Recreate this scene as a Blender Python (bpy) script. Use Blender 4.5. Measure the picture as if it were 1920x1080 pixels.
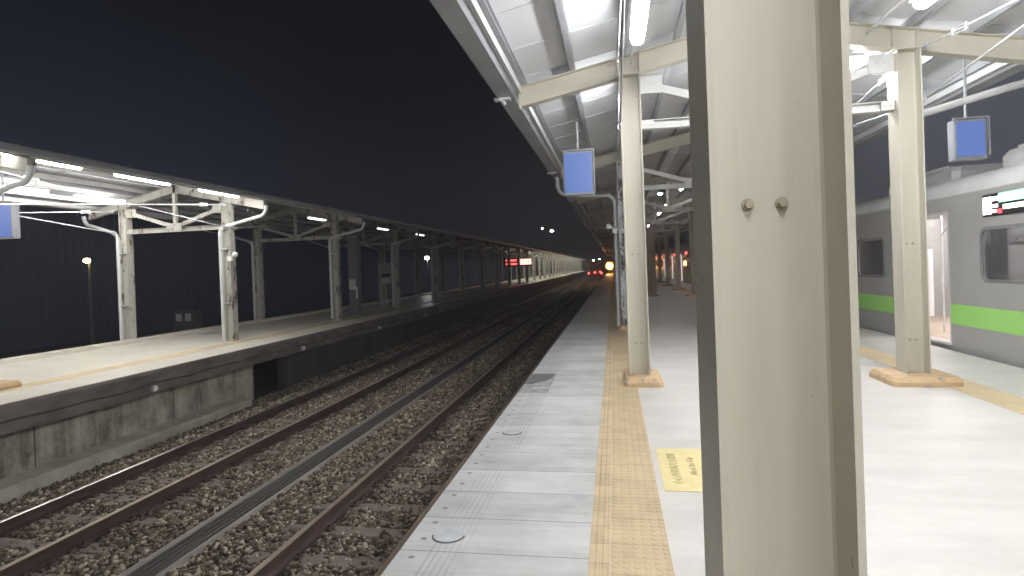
import bpy, math, random
from mathutils import Vector, Matrix
R = math.radians
random.seed(7)
scene = bpy.context.scene
C = scene.collection
for o in list(bpy.data.objects): bpy.data.objects.remove(o)

# ---------------------------------------------------------------- camera
def setup_camera():
    cd = bpy.data.cameras.new('camera'); cam = bpy.data.objects.new('camera', cd); C.objects.link(cam)
    F = 1085.0
    cd.sensor_width = 36; cd.lens = F/1920*36; cd.clip_start = 0.05; cd.clip_end = 3000
    cd.shift_y = -30.0/1920                          # stabilised video crop: the frame sits off the lens centre
    yc = Vector((190, 14, -F)).normalized()          # world +Y seen from the camera
    a, b = -0.037, 1.0
    c = (a*yc.x + b*yc.y)/(-yc.z)
    zc = Vector((a, b, c)).normalized()
    xc = yc.cross(zc)
    M = Matrix((xc, yc, zc)).to_4x4()
    M.translation = Vector((0, 0, 1.444))
    cam.matrix_world = M
    scene.camera = cam
setup_camera()

# ---------------------------------------------------------------- night sky
def setup_world():
    w = bpy.data.worlds.new("World"); scene.world = w; w.use_nodes = True
    nt = w.node_tree; nt.nodes.clear(); N = nt.nodes.new; L = nt.links.new
    out = N('ShaderNodeOutputWorld'); bg = N('ShaderNodeBackground'); L(bg.outputs[0], out.inputs[0])
    tc = N('ShaderNodeTexCoord'); sp = N('ShaderNodeSeparateXYZ'); L(tc.outputs['Generated'], sp.inputs[0])
    def mr(src, a, b, c=0., d=1.):
        m = N('ShaderNodeMapRange'); m.interpolation_type = 'SMOOTHSTEP'
        m.inputs[1].default_value = a; m.inputs[2].default_value = b; m.inputs[3].default_value = c; m.inputs[4].default_value = d
        L(src, m.inputs[0]); return m.outputs[0]
    def mul(a, b):
        m = N('ShaderNodeMath'); m.operation = 'MULTIPLY'; L(a, m.inputs[0]); L(b, m.inputs[1]); return m.outputs[0]
    def mix(f, c1, c2):
        m = N('ShaderNodeMix'); m.data_type = 'RGBA'; L(f, m.inputs[0])
        for i, c in ((6, c1), (7, c2)):
            if isinstance(c, tuple): m.inputs[i].default_value = (*c, 1)
            else: L(c, m.inputs[i])
        return m.outputs[2]
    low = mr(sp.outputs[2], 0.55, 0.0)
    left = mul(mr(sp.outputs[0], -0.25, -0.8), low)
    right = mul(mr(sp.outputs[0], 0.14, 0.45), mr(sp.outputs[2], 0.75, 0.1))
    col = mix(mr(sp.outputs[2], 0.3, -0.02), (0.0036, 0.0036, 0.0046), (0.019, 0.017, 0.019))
    col = mix(left, col, (0.026, 0.032, 0.050))  # bluish bloom of the lamps at left, put into the sky colour
    col = mix(right, col, (0.115, 0.120, 0.140))  # grey lens veil at right, painted into the sky as a glow
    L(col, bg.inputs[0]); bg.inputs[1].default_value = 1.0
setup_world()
scene.view_settings.view_transform = 'Standard'; scene.view_settings.look = 'None'
scene.view_settings.exposure = 0.0; scene.view_settings.gamma = 1.0
TUBE = 118.0        # radiance of a lit canopy tube

# ---------------------------------------------------------------- materials
def new_mat(name):
    m = bpy.data.materials.new(name); m.use_nodes = True
    nt = m.node_tree
    return m, nt, nt.nodes['Principled BSDF']
def mathn(nt, op, a, b=None, c=None):
    n = nt.nodes.new('ShaderNodeMath'); n.operation = op
    for i, v in enumerate((a, b, c)):
        if v is None: continue
        if isinstance(v, (int, float)): n.inputs[i].default_value = v
        else: nt.links.new(v, n.inputs[i])
    return n.outputs[0]
def coords(nt, scale=(1, 1, 1)):
    tc = nt.nodes.new('ShaderNodeTexCoord'); mp = nt.nodes.new('ShaderNodeMapping')
    mp.inputs['Scale'].default_value = scale
    nt.links.new(tc.outputs['Object'], mp.inputs[0]); return mp.outputs[0]
def noise(nt, vec, scale, detail=5, rough=.6):
    n = nt.nodes.new('ShaderNodeTexNoise'); n.inputs['Scale'].default_value = scale
    n.inputs['Detail'].default_value = detail; n.inputs['Roughness'].default_value = rough
    nt.links.new(vec, n.inputs['Vector']); return n.outputs['Fac']
def ramp(nt, fac, stops):
    r = nt.nodes.new('ShaderNodeValToRGB'); e = r.color_ramp.elements
    while len(e) < len(stops): e.new(.5)
    for i, (p, c) in enumerate(stops):
        e[i].position = p; e[i].color = (*c, 1) if isinstance(c, tuple) else (c, c, c, 1)
    nt.links.new(fac, r.inputs[0]); return r.outputs[0]
def mixc(nt, f, a, b, mode='MIX'):
    m = nt.nodes.new('ShaderNodeMix'); m.data_type = 'RGBA'; m.blend_type = mode
    for i, c in ((0, f), (6, a), (7, b)):
        if isinstance(c, tuple): m.inputs[i].default_value = (*c, 1)
        elif isinstance(c, (int, float)): m.inputs[i].default_value = c
        else: nt.links.new(c, m.inputs[i])
    return m.outputs[2]
def bump(nt, bsdf, h, strength=.3, dist=.01):
    b = nt.nodes.new('ShaderNodeBump'); b.inputs['Strength'].default_value = strength; b.inputs['Distance'].default_value = dist
    nt.links.new(h, b.inputs['Height']); nt.links.new(b.outputs[0], bsdf.inputs['Normal'])
def simple(name, col, rough=.6, metal=0., var=.12, scale=3., stretch=(1, 1, 1), bs=.15, fine=60):
    m, nt, b = new_mat(name)
    v = coords(nt, stretch); f = noise(nt, v, scale)
    lo = tuple(max(0, x*(1-var)) for x in col); hi = tuple(min(1, x*(1+var)) for x in col)
    nt.links.new(ramp(nt, f, [(.3, lo), (.7, hi)]), b.inputs['Base Color'])
    b.inputs['Roughness'].default_value = rough; b.inputs['Metallic'].default_value = metal
    if bs: bump(nt, b, noise(nt, coords(nt), fine, 3), bs, .003)
    return m
def worn(name, col, rust, thr=.62, rough=.55, scale=7., stretch=(1, 1, .35), rough_scale=28):
    """old paint with rust flakes"""
    m, nt, b = new_mat(name)
    v = coords(nt, stretch); big = noise(nt, v, scale, 7, .65); sm = noise(nt, v, rough_scale, 4, .6)
    s = mathn(nt, 'ADD', mathn(nt, 'MULTIPLY', big, .7), mathn(nt, 'MULTIPLY', sm, .3))
    mask = ramp(nt, s, [(thr-.02, 0.), (thr+.02, 1.)])
    tone = ramp(nt, noise(nt, v, 2.), [(.3, tuple(x*.85 for x in col)), (.7, col)])
    nt.links.new(mixc(nt, mask, tone, rust), b.inputs['Base Color'])
    b.inputs['Roughness'].default_value = rough
    bump(nt, b, mask, .4, .004)
    return m
def emis(name, col, s, base=None):
    m, nt, b = new_mat(name)
    b.inputs['Base Color'].default_value = (*(base or col), 1)
    b.inputs['Emission Color'].default_value = (*col, 1); b.inputs['Emission Strength'].default_value = s
    return m

def cream_paint():
    m, nt, b = new_mat('cream_paint')
    v = coords(nt, (1, 1, .25)); n1 = noise(nt, v, 3, 6); n2 = noise(nt, coords(nt), 22, 5)
    c = ramp(nt, n1, [(.3, (.47, .445, .365)), (.7, (.56, .53, .44))])
    sp = ramp(nt, n2, [(.70, 0.), (.76, 1.)])
    c = mixc(nt, mathn(nt, 'MULTIPLY', sp, .35), c, (.25, .2, .13))
    run = ramp(nt, noise(nt, coords(nt, (9, 9, .35)), 3, 5, .7), [(.55, 0.), (.75, 1.)])
    c = mixc(nt, mathn(nt, 'MULTIPLY', run, .22), c, (.30, .26, .18))
    chip = ramp(nt, noise(nt, coords(nt, (1, 1, .6)), 30, 3, .5), [(.735, 0.), (.75, 1.)])
    c = mixc(nt, mathn(nt, 'MULTIPLY', chip, .8), c, (.16, .11, .07))
    nt.links.new(c, b.inputs['Base Color']); b.inputs['Roughness'].default_value = .42
    bump(nt, b, noise(nt, v, 45, 4), .12, .002)
    return m
M = {}
M['cream'] = cream_paint()
M['beam'] = simple('beam_paint', (.52, .49, .40), .5, var=.08, scale=2)
M['white_steel'] = simple('white_steel_paint', (.62, .62, .60), .5, var=.10, scale=4)
M['roof'] = simple('roof_sheet_paint', (.68, .69, .71), .42, var=.05, scale=1.2, stretch=(1, .3, 1), bs=.05)
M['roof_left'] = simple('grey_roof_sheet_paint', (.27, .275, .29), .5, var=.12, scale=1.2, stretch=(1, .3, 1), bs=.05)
M['gutter'] = simple('gutter_metal', (.36, .37, .39), .5, var=.10, scale=2)
M['bright_edge'] = simple('edge_angle_metal', (.66, .67, .68), .4, var=.05)
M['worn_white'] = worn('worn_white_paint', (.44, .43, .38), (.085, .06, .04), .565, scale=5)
M['worn_grey'] = worn('worn_grey_paint', (.40, .40, .37), (.10, .07, .05), .60)
M['peeling'] = worn('peeling_white_paint', (.62, .64, .66), (.10, .08, .07), .52, scale=5)
M['pipe'] = simple('pipe_plastic', (.55, .56, .55), .45, var=.08, bs=.05)
M['galv'] = simple('galvanised_steel', (.6, .61, .62), .35, .6, var=.15, scale=12)
M['bolt'] = simple('bolt_paint', (.34, .30, .22), .5, var=.2, scale=40)
M['lamp_body'] = simple('lamp_housing', (.7, .7, .7), .4, var=.03)
M['tube'] = emis('lit_tube', (.98, .985, 1.0), TUBE)
M['tube_left'] = emis('lit_tube_opposite', (1.0, .975, .95), 75)
M['tube_low'] = emis('dim_tube', (1., .97, .9), 14)
M['tube_dim'] = emis('weak_tube', (.9, .97, .92), 2.2)
M['tube_far'] = emis('far_lit_tube', (1.0, .97, .80), 150)
M['round_lamp'] = emis('round_lamp_glass', (.95, 1, .95), 45)
M['tube_off'] = simple('unlit_tube', (.7, .7, .68), .3, var=.02, bs=0)
M['screen'] = emis('blue_screen', (.13, .24, .66), .75, (.02, .02, .03))
M['case'] = simple('display_case_metal', (.24, .25, .27), .45, var=.05)
M['white_plastic'] = simple('white_plastic', (.75, .75, .73), .35, var=.03, bs=0)
M['black'] = simple('black_plastic', (.02, .02, .02), .4, var=.1, bs=0)
M['orange_plinth'] = worn('tan_painted_concrete', (.54, .385, .22), (.30, .26, .21), .55, .8, 9, (1, 1, 1), 40)
M['rust'] = simple('rusty_steel', (.060, .036, .030), .75, var=.4, scale=9, stretch=(1, .3, 1), bs=.4)
M['railtop'] = simple('polished_rail_head', (.55, .52, .48), .28, .9, var=.1, stretch=(4, .2, 1))
M['railtop_dull'] = simple('dull_rail_head', (.30, .24, .18), .45, .4, var=.2, stretch=(4, .2, 1))
M['sleeper'] = simple('concrete_sleeper', (.15, .12, .105), .85, var=.25, scale=6, bs=.5)
M['duct'] = simple('grey_duct_lid', (.07, .064, .060), 1.0, var=.35, scale=3, stretch=(6, .3, 1))
M['duct_edge'] = simple('pale_duct_edge', (.34, .30, .27), .85, var=.2, scale=3, stretch=(6, .4, 1))
M['ballast_base'] = simple('ballast_dirt', (.045, .036, .030), .95, var=.5, scale=14, bs=1., fine=30)
M['ground'] = simple('dark_soil', (.045, .05, .055), .95, var=.3, scale=.6)
M['sign_yellow'] = simple('yellow_floor_sign', (.66, .57, .29), .6, var=.08, scale=8, bs=.05)
M['sign_text'] = simple('brown_lettering', (.33, .26, .11), .7, var=.25, scale=60, bs=0)
M['patch'] = simple('dark_cover_plate', (.10, .10, .10), .8, var=.3, scale=7, bs=.4)
M['patch_edge'] = simple('scraped_concrete', (.30, .30, .29), .85, var=.3, scale=12, bs=.5)
M['disc'] = simple('grey_disc_concrete', (.42, .44, .45), .7, var=.12, scale=10, bs=.3)
M['notice'] = simple('notice_paper', (.55, .55, .53), .8, var=.25, scale=18, bs=0)
M['dark_post'] = simple('dark_grey_paint', (.13, .13, .13), .6, var=.15)
M['brown_post'] = simple('brown_grey_paint', (.30, .24, .20), .6, var=.15)
M['leaf'] = simple('dark_leaves', (.035, .05, .03), .8, var=.3)
M['facade'] = simple('dark_facade', (.12, .12, .14), .8, var=.2, scale=.5)
M['amber'] = emis('amber_lamp_glass', (1., .42, .10), 140)
M['yellow_lamp'] = emis('yellow_lamp_glass', (1., .75, .25), 40)
M['white_lamp'] = emis('white_lamp_glass', (.95, 1, .97), 45)
M['red_lamp'] = emis('red_lamp_glass', (1, .06, .05), 9)

def slab_mat():
    m, nt, b = new_mat('grey_edge_slab')
    v = coords(nt); sp = nt.nodes.new('ShaderNodeSeparateXYZ'); nt.links.new(v, sp.inputs[0])
    x, y = sp.outputs[0], sp.outputs[1]
    # cross joints every 0.4 m
    jy = mathn(nt, 'FRACT', mathn(nt, 'DIVIDE', mathn(nt, 'ADD', y, -2.85+40), .4))
    joint = mathn(nt, 'LESS_THAN', jy, .018)
    # anti-slip grooves
    g = mathn(nt, 'FRACT', mathn(nt, 'DIVIDE', mathn(nt, 'ADD', x, .985), .034))
    gm = mathn(nt, 'MULTIPLY', mathn(nt, 'LESS_THAN', g, .33),
               mathn(nt, 'MULTIPLY', mathn(nt, 'GREATER_THAN', x, -.985), mathn(nt, 'LESS_THAN', x, -.80)))
    patches = ramp(nt, noise(nt, coords(nt, (1, .5, 1)), 1.7, 3), [(.48, 1.), (.56, .35)])
    gm2 = mathn(nt, 'MULTIPLY', gm, patches)
    n1 = noise(nt, coords(nt, (1, 1, 1)), 2.2, 6, .65); n2 = noise(nt, coords(nt, (.25, 3, 1)), 3.5, 4)
    cid = nt.nodes.new('ShaderNodeTexWhiteNoise'); cid.noise_dimensions = '1D'
    nt.links.new(mathn(nt, 'FLOOR', mathn(nt, 'DIVIDE', mathn(nt, 'ADD', y, -2.85+40), .4)), cid.inputs['W'])
    tone = mathn(nt, 'ADD', mathn(nt, 'MULTIPLY', n1, .55), mathn(nt, 'ADD', mathn(nt, 'MULTIPLY', n2, .35), mathn(nt, 'MULTIPLY', cid.outputs['Value'], .14)))
    c = ramp(nt, tone, [(.32, (.30, .30, .292)), (.48, (.42, .42, .41)), (.68, (.54, .54, .53))])
    c = mixc(nt, mathn(nt, 'MULTIPLY', gm2, .45), c, (.20, .21, .21))
    c = mixc(nt, mathn(nt, 'MULTIPLY', joint, .75), c, (.10, .10, .10))
    # small dark fixing holes
    dy = mathn(nt, 'FRACT', mathn(nt, 'DIVIDE', mathn(nt, 'ADD', y, 40.03), .2))
    hole = mathn(nt, 'MULTIPLY', mathn(nt, 'MULTIPLY', mathn(nt, 'LESS_THAN', dy, .14), mathn(nt, 'GREATER_THAN', x, -1.075)), mathn(nt, 'LESS_THAN', x, -1.045))
    c = mixc(nt, mathn(nt, 'MULTIPLY', hole, .7), c, (.06, .06, .06))
    stain = ramp(nt, noise(nt, v, 9, 5), [(.66, 0.), (.74, 1.)])
    c = mixc(nt, mathn(nt, 'MULTIPLY', stain, .25), c, (.17, .18, .18))
    nt.links.new(c, b.inputs['Base Color']); b.inputs['Roughness'].default_value = .55
    h = mathn(nt, 'SUBTRACT', mathn(nt, 'MULTIPLY', noise(nt, v, 40, 4), .15), mathn(nt, 'MULTIPLY', mathn(nt, 'MAXIMUM', gm2, joint), 1.))
    bump(nt, b, h, .5, .004)
    return m
M['slab'] = slab_mat()
def tactile_mat(name, pitch_x, x0, joint_len, col, lines=False, y0=3.01):
    m, nt, b = new_mat(name)
    v = coords(nt); sp = nt.nodes.new('ShaderNodeSeparateXYZ'); nt.links.new(v, sp.inputs[0])
    x, y = sp.outputs[0], sp.outputs[1]
    fx = mathn(nt, 'SUBTRACT', mathn(nt, 'FRACT', mathn(nt, 'DIVIDE', mathn(nt, 'ADD', x, 60-x0), pitch_x)), .5)
    fy = mathn(nt, 'SUBTRACT', mathn(nt, 'FRACT', mathn(nt, 'DIVIDE', mathn(nt, 'ADD', y, 60-y0), .05)), .5)
    if lines:
        d = mathn(nt, 'ABSOLUTE', fx)
    else:
        d = mathn(nt, 'SQRT', mathn(nt, 'ADD', mathn(nt, 'MULTIPLY', fx, fx), mathn(nt, 'MULTIPLY', fy, fy)))
    dome = ramp(nt, d, [(.20, 1.), (.30, 0.)])
    j = mathn(nt, 'FRACT', mathn(nt, 'DIVIDE', mathn(nt, 'ADD', y, 60-y0), joint_len))
    joint = mathn(nt, 'LESS_THAN', j, .014*.3/joint_len)
    n = noise(nt, v, 5, 6, .65)
    cid = nt.nodes.new('ShaderNodeTexWhiteNoise'); cid.noise_dimensions = '1D'
    nt.links.new(mathn(nt, 'FLOOR', mathn(nt, 'DIVIDE', mathn(nt, 'ADD', y, 60-y0), joint_len)), cid.inputs['W'])
    t = mathn(nt, 'ADD', mathn(nt, 'MULTIPLY', n, .8), mathn(nt, 'MULTIPLY', cid.outputs['Value'], .2))
    c = ramp(nt, t, [(.35, tuple(k*.82 for k in col)), (.65, tuple(k*1.08 for k in col))])
    ring = ramp(nt, d, [(.22, 0.), (.30, 1.), (.40, 0.)])
    c = mixc(nt, mathn(nt, 'MULTIPLY', ring, .28), c, (.28, .18, .08))
    c = mixc(nt, mathn(nt, 'MULTIPLY', joint, .7), c, (.13, .09, .05))
    nt.links.new(c, b.inputs['Base Color']); b.inputs['Roughness'].default_value = .6
    bump(nt, b, mathn(nt, 'SUBTRACT', dome, joint), .7, .004)
    return m
TAN = (.48, .38, .235)
M['tac_wide'] = tactile_mat('tan_tactile_tile', .05, -.065, .3, TAN)
M['tac_narrow'] = tactile_mat('tan_narrow_tile', .035, -.17, .2, TAN, True)
M['tac_far'] = simple('tan_strip_paint', (.52, .42, .26), .7, var=.15, scale=3)
def floor_mat(name, a, bcol):
    m, nt, b = new_mat(name)
    n1 = noise(nt, coords(nt, (.5, 1.6, 1)), 1.6, 6, .6); n2 = noise(nt, coords(nt), 14, 5)
    t = mathn(nt, 'ADD', mathn(nt, 'MULTIPLY', n1, .8), mathn(nt, 'MULTIPLY', n2, .2))
    nt.links.new(ramp(nt, t, [(.35, a), (.65, bcol)]), b.inputs['Base Color'])
    b.inputs['Roughness'].default_value = .38
    bump(nt, b, n2, .12, .003)
    return m
M['floor'] = floor_mat('white_platform_floor', (.48, .462, .438), (.60, .578, .548))
M['floor_left'] = floor_mat('pale_platform_floor', (.58, .55, .48), (.70, .665, .58))
def wall_mat():
    m, nt, b = new_mat('stained_concrete')
    n1 = noise(nt, coords(nt, (1, 1.3, .12)), 2.2, 6, .7); n2 = noise(nt, coords(nt, (1, 1, 1)), 3, 7, .7)
    t = mathn(nt, 'ADD', mathn(nt, 'MULTIPLY', n1, .55), mathn(nt, 'MULTIPLY', n2, .45))
    c = ramp(nt, t, [(.38, (.10, .10, .085)), (.5, (.32, .30, .25)), (.62, (.50, .47, .39))])
    sp = nt.nodes.new('ShaderNodeSeparateXYZ'); nt.links.new(coords(nt), sp.inputs[0])
    j = mathn(nt, 'LESS_THAN', mathn(nt, 'FRACT', mathn(nt, 'DIVIDE', mathn(nt, 'ADD', sp.outputs[1], 40.0), 2.6)), .008)
    c = mixc(nt, mathn(nt, 'MULTIPLY', j, .8), c, (.02, .02, .02))
    nt.links.new(c, b.inputs['Base Color']); b.inputs['Roughness'].default_value = .85
    bump(nt, b, n2, .5, .02)
    return m
M['wall'] = wall_mat()
M['fascia'] = simple('grimy_concrete', (.15, .13, .12), .85, var=.4, scale=2.5, stretch=(1, .6, 1.5), bs=.6, fine=18)
def stone_mat():
    m, nt, b = new_mat('ballast_stone')
    g = nt.nodes.new('ShaderNodeNewGeometry')
    c = ramp(nt, g.outputs['Random Per Island'], [(0., (.05, .038, .028)), (.4, (.13, .10, .07)), (.75, (.25, .20, .14)), (1., (.48, .42, .34))])
    sp = nt.nodes.new('ShaderNodeSeparateXYZ'); nt.links.new(coords(nt), sp.inputs[0])
    # rust and brake dust lie on the stones beside the rails
    ds = [mathn(nt, 'ABSOLUTE', mathn(nt, 'ADD', sp.outputs[0], k)) for k in (2.66-.566, 2.66+.566, 6.24-.566, 6.24+.566)]
    d = ds[0]
    for k in ds[1:]: d = mathn(nt, 'MINIMUM', d, k)
    d = mathn(nt, 'ADD', d, mathn(nt, 'MULTIPLY', noise(nt, coords(nt), 2.5, 4), .35))
    near = ramp(nt, d, [(.22, 1.), (.62, 0.)])
    c = mixc(nt, mathn(nt, 'MULTIPLY', near, .78), c, (.055, .035, .028))
    nt.links.new(c, b.inputs['Base Color']); b.inputs['Roughness'].default_value = .8
    return m
M['stone'] = stone_mat()
# train
M['train_grey'] = simple('train_grey_paint', (.44, .435, .42), .34, .25, var=.04, scale=1.5, bs=.03)
M['train_roof'] = simple('train_roof_paint', (.56, .56, .55), .5, var=.08, scale=2)
M['train_green'] = simple('train_green_stripe', (.33, .66, .17), .4, var=.03, bs=0)
M['train_red'] = simple('train_dark_red', (.22, .04, .04), .4, var=.1, bs=0)
M['train_white'] = simple('train_interior_panel', (.62, .60, .62), .45, var=.04, bs=0)
M['seat_fabric'] = simple('seat_fabric', (.16, .17, .20), .8, var=.2, scale=20)
def glass_mat():
    m, nt, b = new_mat('tinted_window_glass')
    b.inputs['Base Color'].default_value = (.42, .42, .42, 1); b.inputs['Roughness'].default_value = .06
    b.inputs['Transmission Weight'].default_value = .85; b.inputs['IOR'].default_value = 1.15
    return m
M['glass'] = glass_mat()
M['win_frame'] = simple('window_frame_grey', (.20, .20, .20), .4, var=.1, bs=0)
M['train_light'] = emis('train_ceiling_light', (1, .95, .93), 34)
M['led_white'] = emis('white_led', (1, 1, 1), 3.5)
M['led_green'] = emis('green_led', (.35, 1, .62), 2.2)
M['led_pale'] = emis('pale_green_led', (.9, 1, .8), 3)
M['led_red'] = emis('red_led', (1, .05, .07), 3.2)
M['led_red_hot'] = emis('bright_red_led', (1, .10, .09), 3.5)
M['led_pink'] = emis('pink_led', (1, .62, .75), 2.8)

# ---------------------------------------------------------------- mesh helper
class MB:
    def __init__(s): s.v = []; s.f = []; s.sm = []
    def add(s, vs, fs, smooth=False):
        n = len(s.v); s.v += [tuple(p) for p in vs]; s.f += [tuple(i+n for i in f) for f in fs]; s.sm += [smooth]*len(fs); return s
    def box(s, x0, x1, y0, y1, z0, z1, bev=0.):
        if bev <= 0:
            vs = [(x0,y0,z0),(x1,y0,z0),(x1,y1,z0),(x0,y1,z0),(x0,y0,z1),(x1,y0,z1),(x1,y1,z1),(x0,y1,z1)]
            return s.add(vs, [(0,3,2,1),(4,5,6,7),(0,1,5,4),(1,2,6,5),(2,3,7,6),(3,0,4,7)])
        b = bev                      # chamfered rectangle plan, chamfered top
        pl = [(x0+b,y0),(x1-b,y0),(x1,y0+b),(x1,y1-b),(x1-b,y1),(x0+b,y1),(x0,y1-b),(x0,y0+b)]
        cx, cy = (x0+x1)/2, (y0+y1)/2
        def ring(z, d): return [(x+(d if x < cx else -d), y+(d if y < cy else -d), z) for x, y in pl]
        vs = ring(z0, 0)+ring(z1-b, 0)+ring(z1, b*.6)
        fs = [tuple(range(7, -1, -1)), tuple(range(16, 24))]
        for r in (0, 8):
            for i in range(8): fs.append((r+i, r+(i+1) % 8, r+8+(i+1) % 8, r+8+i))
        return s.add(vs, fs)
    def extr(s, prof, p0, p1, up=(0, 0, 1), smooth=False):
        """closed 2-D profile (side, up) swept from p0 to p1"""
        p0, p1 = Vector(p0), Vector(p1); d = (p1-p0).normalized(); up = Vector(up)
        side = d.cross(up).normalized(); u = side.cross(d).normalized(); n = len(prof)
        vs = [p+side*a+u*b for p in (p0, p1) for a, b in prof]
        fs = [(i, (i+1) % n, n+(i+1) % n, n+i) for i in range(n)]+[tuple(range(n-1, -1, -1)), tuple(range(n, 2*n))]
        return s.add(vs, fs, smooth)
    def tube(s, pts, r, n=10, smooth=True, cap=True):
        pts = [Vector(p) for p in pts]; rings = []; up = None
        for i, p in enumerate(pts):
            d = (pts[min(i+1, len(pts)-1)]-pts[max(i-1, 0)]).normalized()
            if up is None:
                up = Vector((0, 0, 1)) if abs(d.z) < .9 else Vector((1, 0, 0))
            sd = d.cross(up).normalized(); up = sd.cross(d).normalized()
            rr = r[i] if isinstance(r, (list, tuple)) else r
            rings.append([p+(sd*math.cos(2*math.pi*k/n)+up*math.sin(2*math.pi*k/n))*rr for k in range(n)])
        vs = [v for q in rings for v in q]
        fs = [(a*n+k, a*n+(k+1) % n, (a+1)*n+(k+1) % n, (a+1)*n+k) for a in range(len(pts)-1) for k in range(n)]
        s.add(vs, fs, smooth)
        if cap: s.add(rings[0], [tuple(range(n-1, -1, -1))]); s.add(rings[-1], [tuple(range(n))])
        return s
    def disc(s, c, r, h, axis='z', n=20, smooth=False):
        c = Vector(c); a = {'x': (1,0,0), 'y': (0,1,0), 'z': (0,0,1)}[axis]
        return s.tube([c, c+Vector(a)*h], r, n, smooth)
    def ball(s, c, r, n=12, sc=(1, 1, 1)):
        m = n//2; vs = []; fs = []
        for i in range(m+1):
            t = math.pi*i/m
            for k in range(n):
                p = 2*math.pi*k/n
                vs.append((c[0]+r*sc[0]*math.sin(t)*math.cos(p), c[1]+r*sc[1]*math.sin(t)*math.sin(p), c[2]+r*sc[2]*math.cos(t)))
        for i in range(m):
            for k in range(n): fs.append((i*n+k, (i+1)*n+k, (i+1)*n+(k+1) % n, i*n+(k+1) % n))
        return s.add(vs, fs, True)
    def build(s, name, mat, parent=None):
        me = bpy.data.meshes.new(name); me.from_pydata(s.v, [], s.f); me.validate()
        if len(me.polygons) == len(s.sm): me.polygons.foreach_set('use_smooth', s.sm)
        me.materials.append(mat if not isinstance(mat, str) else M[mat]); me.update()
        o = bpy.data.objects.new(name, me); C.objects.link(o)
        if parent: o.parent = parent
        return o
def tag(o, label=None, cat=None, group=None, kind=None):
    for k, v in (('label', label), ('category', cat), ('group', group), ('kind', kind)):
        if v: o[k] = v
    return o
def empty(name, loc=(0, 0, 0)):
    o = bpy.data.objects.new(name, None); C.objects.link(o); o.location = loc; o.empty_display_size = .1; return o
def struct(o): o['kind'] = 'structure'; return o
def copy_tree(o, parent=None):
    c = o.copy(); C.objects.link(c); c.parent = parent
    for ch in list(o.children): copy_tree(ch, c)
    return c
def hprof(b, h, tw, tf, fr=0.):
    """H section outline: flanges of width b at +-h/2 (second axis), web tw, flange tf"""
    q = []
    for sx, sy in ((1, 1), (1, -1), (-1, -1), (-1, 1)):
        pass
    w, f = tw/2, h/2-tf
    pts = [(-b/2, h/2), (b/2, h/2), (b/2, f)]
    if fr:
        pts += [(w+fr, f), (w+fr*.3, f-fr*.3), (w, f-fr)]
        pts += [(w, -f+fr), (w+fr*.3, -f+fr*.3), (w+fr, -f)]
    else: pts += [(w, f), (w, -f)]
    pts += [(b/2, -f), (b/2, -h/2), (-b/2, -h/2), (-b/2, -f)]
    if fr:
        pts += [(-w-fr, -f), (-w-fr*.3, -f+fr*.3), (-w, -f+fr)]
        pts += [(-w, f-fr), (-w-fr*.3, f-fr*.3), (-w-fr, f)]
    else: pts += [(-w, -f), (-w, f)]
    pts += [(-b/2, f)]
    return pts[::-1]

# ================================================================ SETTING
struct(MB().add([(-900,-300,-1.42),(900,-300,-1.42),(900,1500,-1.42),(-900,1500,-1.42)], [(0,1,2,3)]).build('ground', 'ground'))
YE = 190.0
# ballast bed with a gently uneven surface
def ballast_bed():
    mb = MB(); nx, ny = 40, 260; X0, X1, Y0, Y1 = -8.6, -1.25, -2, YE
    vs = []; rng = random.Random(3)
    for j in range(ny+1):
        y = Y0+(Y1-Y0)*(j/ny)**1.6
        for i in range(nx+1):
            x = X0+(X1-X0)*i/nx
            z = -1.335+.02*math.sin(y*2.1+i)*math.sin(x*3)+rng.uniform(-.012, .012)
            vs.append((x, y, z))
    fs = [(j*(nx+1)+i, j*(nx+1)+i+1, (j+1)*(nx+1)+i+1, (j+1)*(nx+1)+i) for j in range(ny) for i in range(nx)]
    mb.add(vs, fs, True)
    return struct(mb.build('ballast_bed', 'ballast_base'))
ballast_bed()

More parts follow.
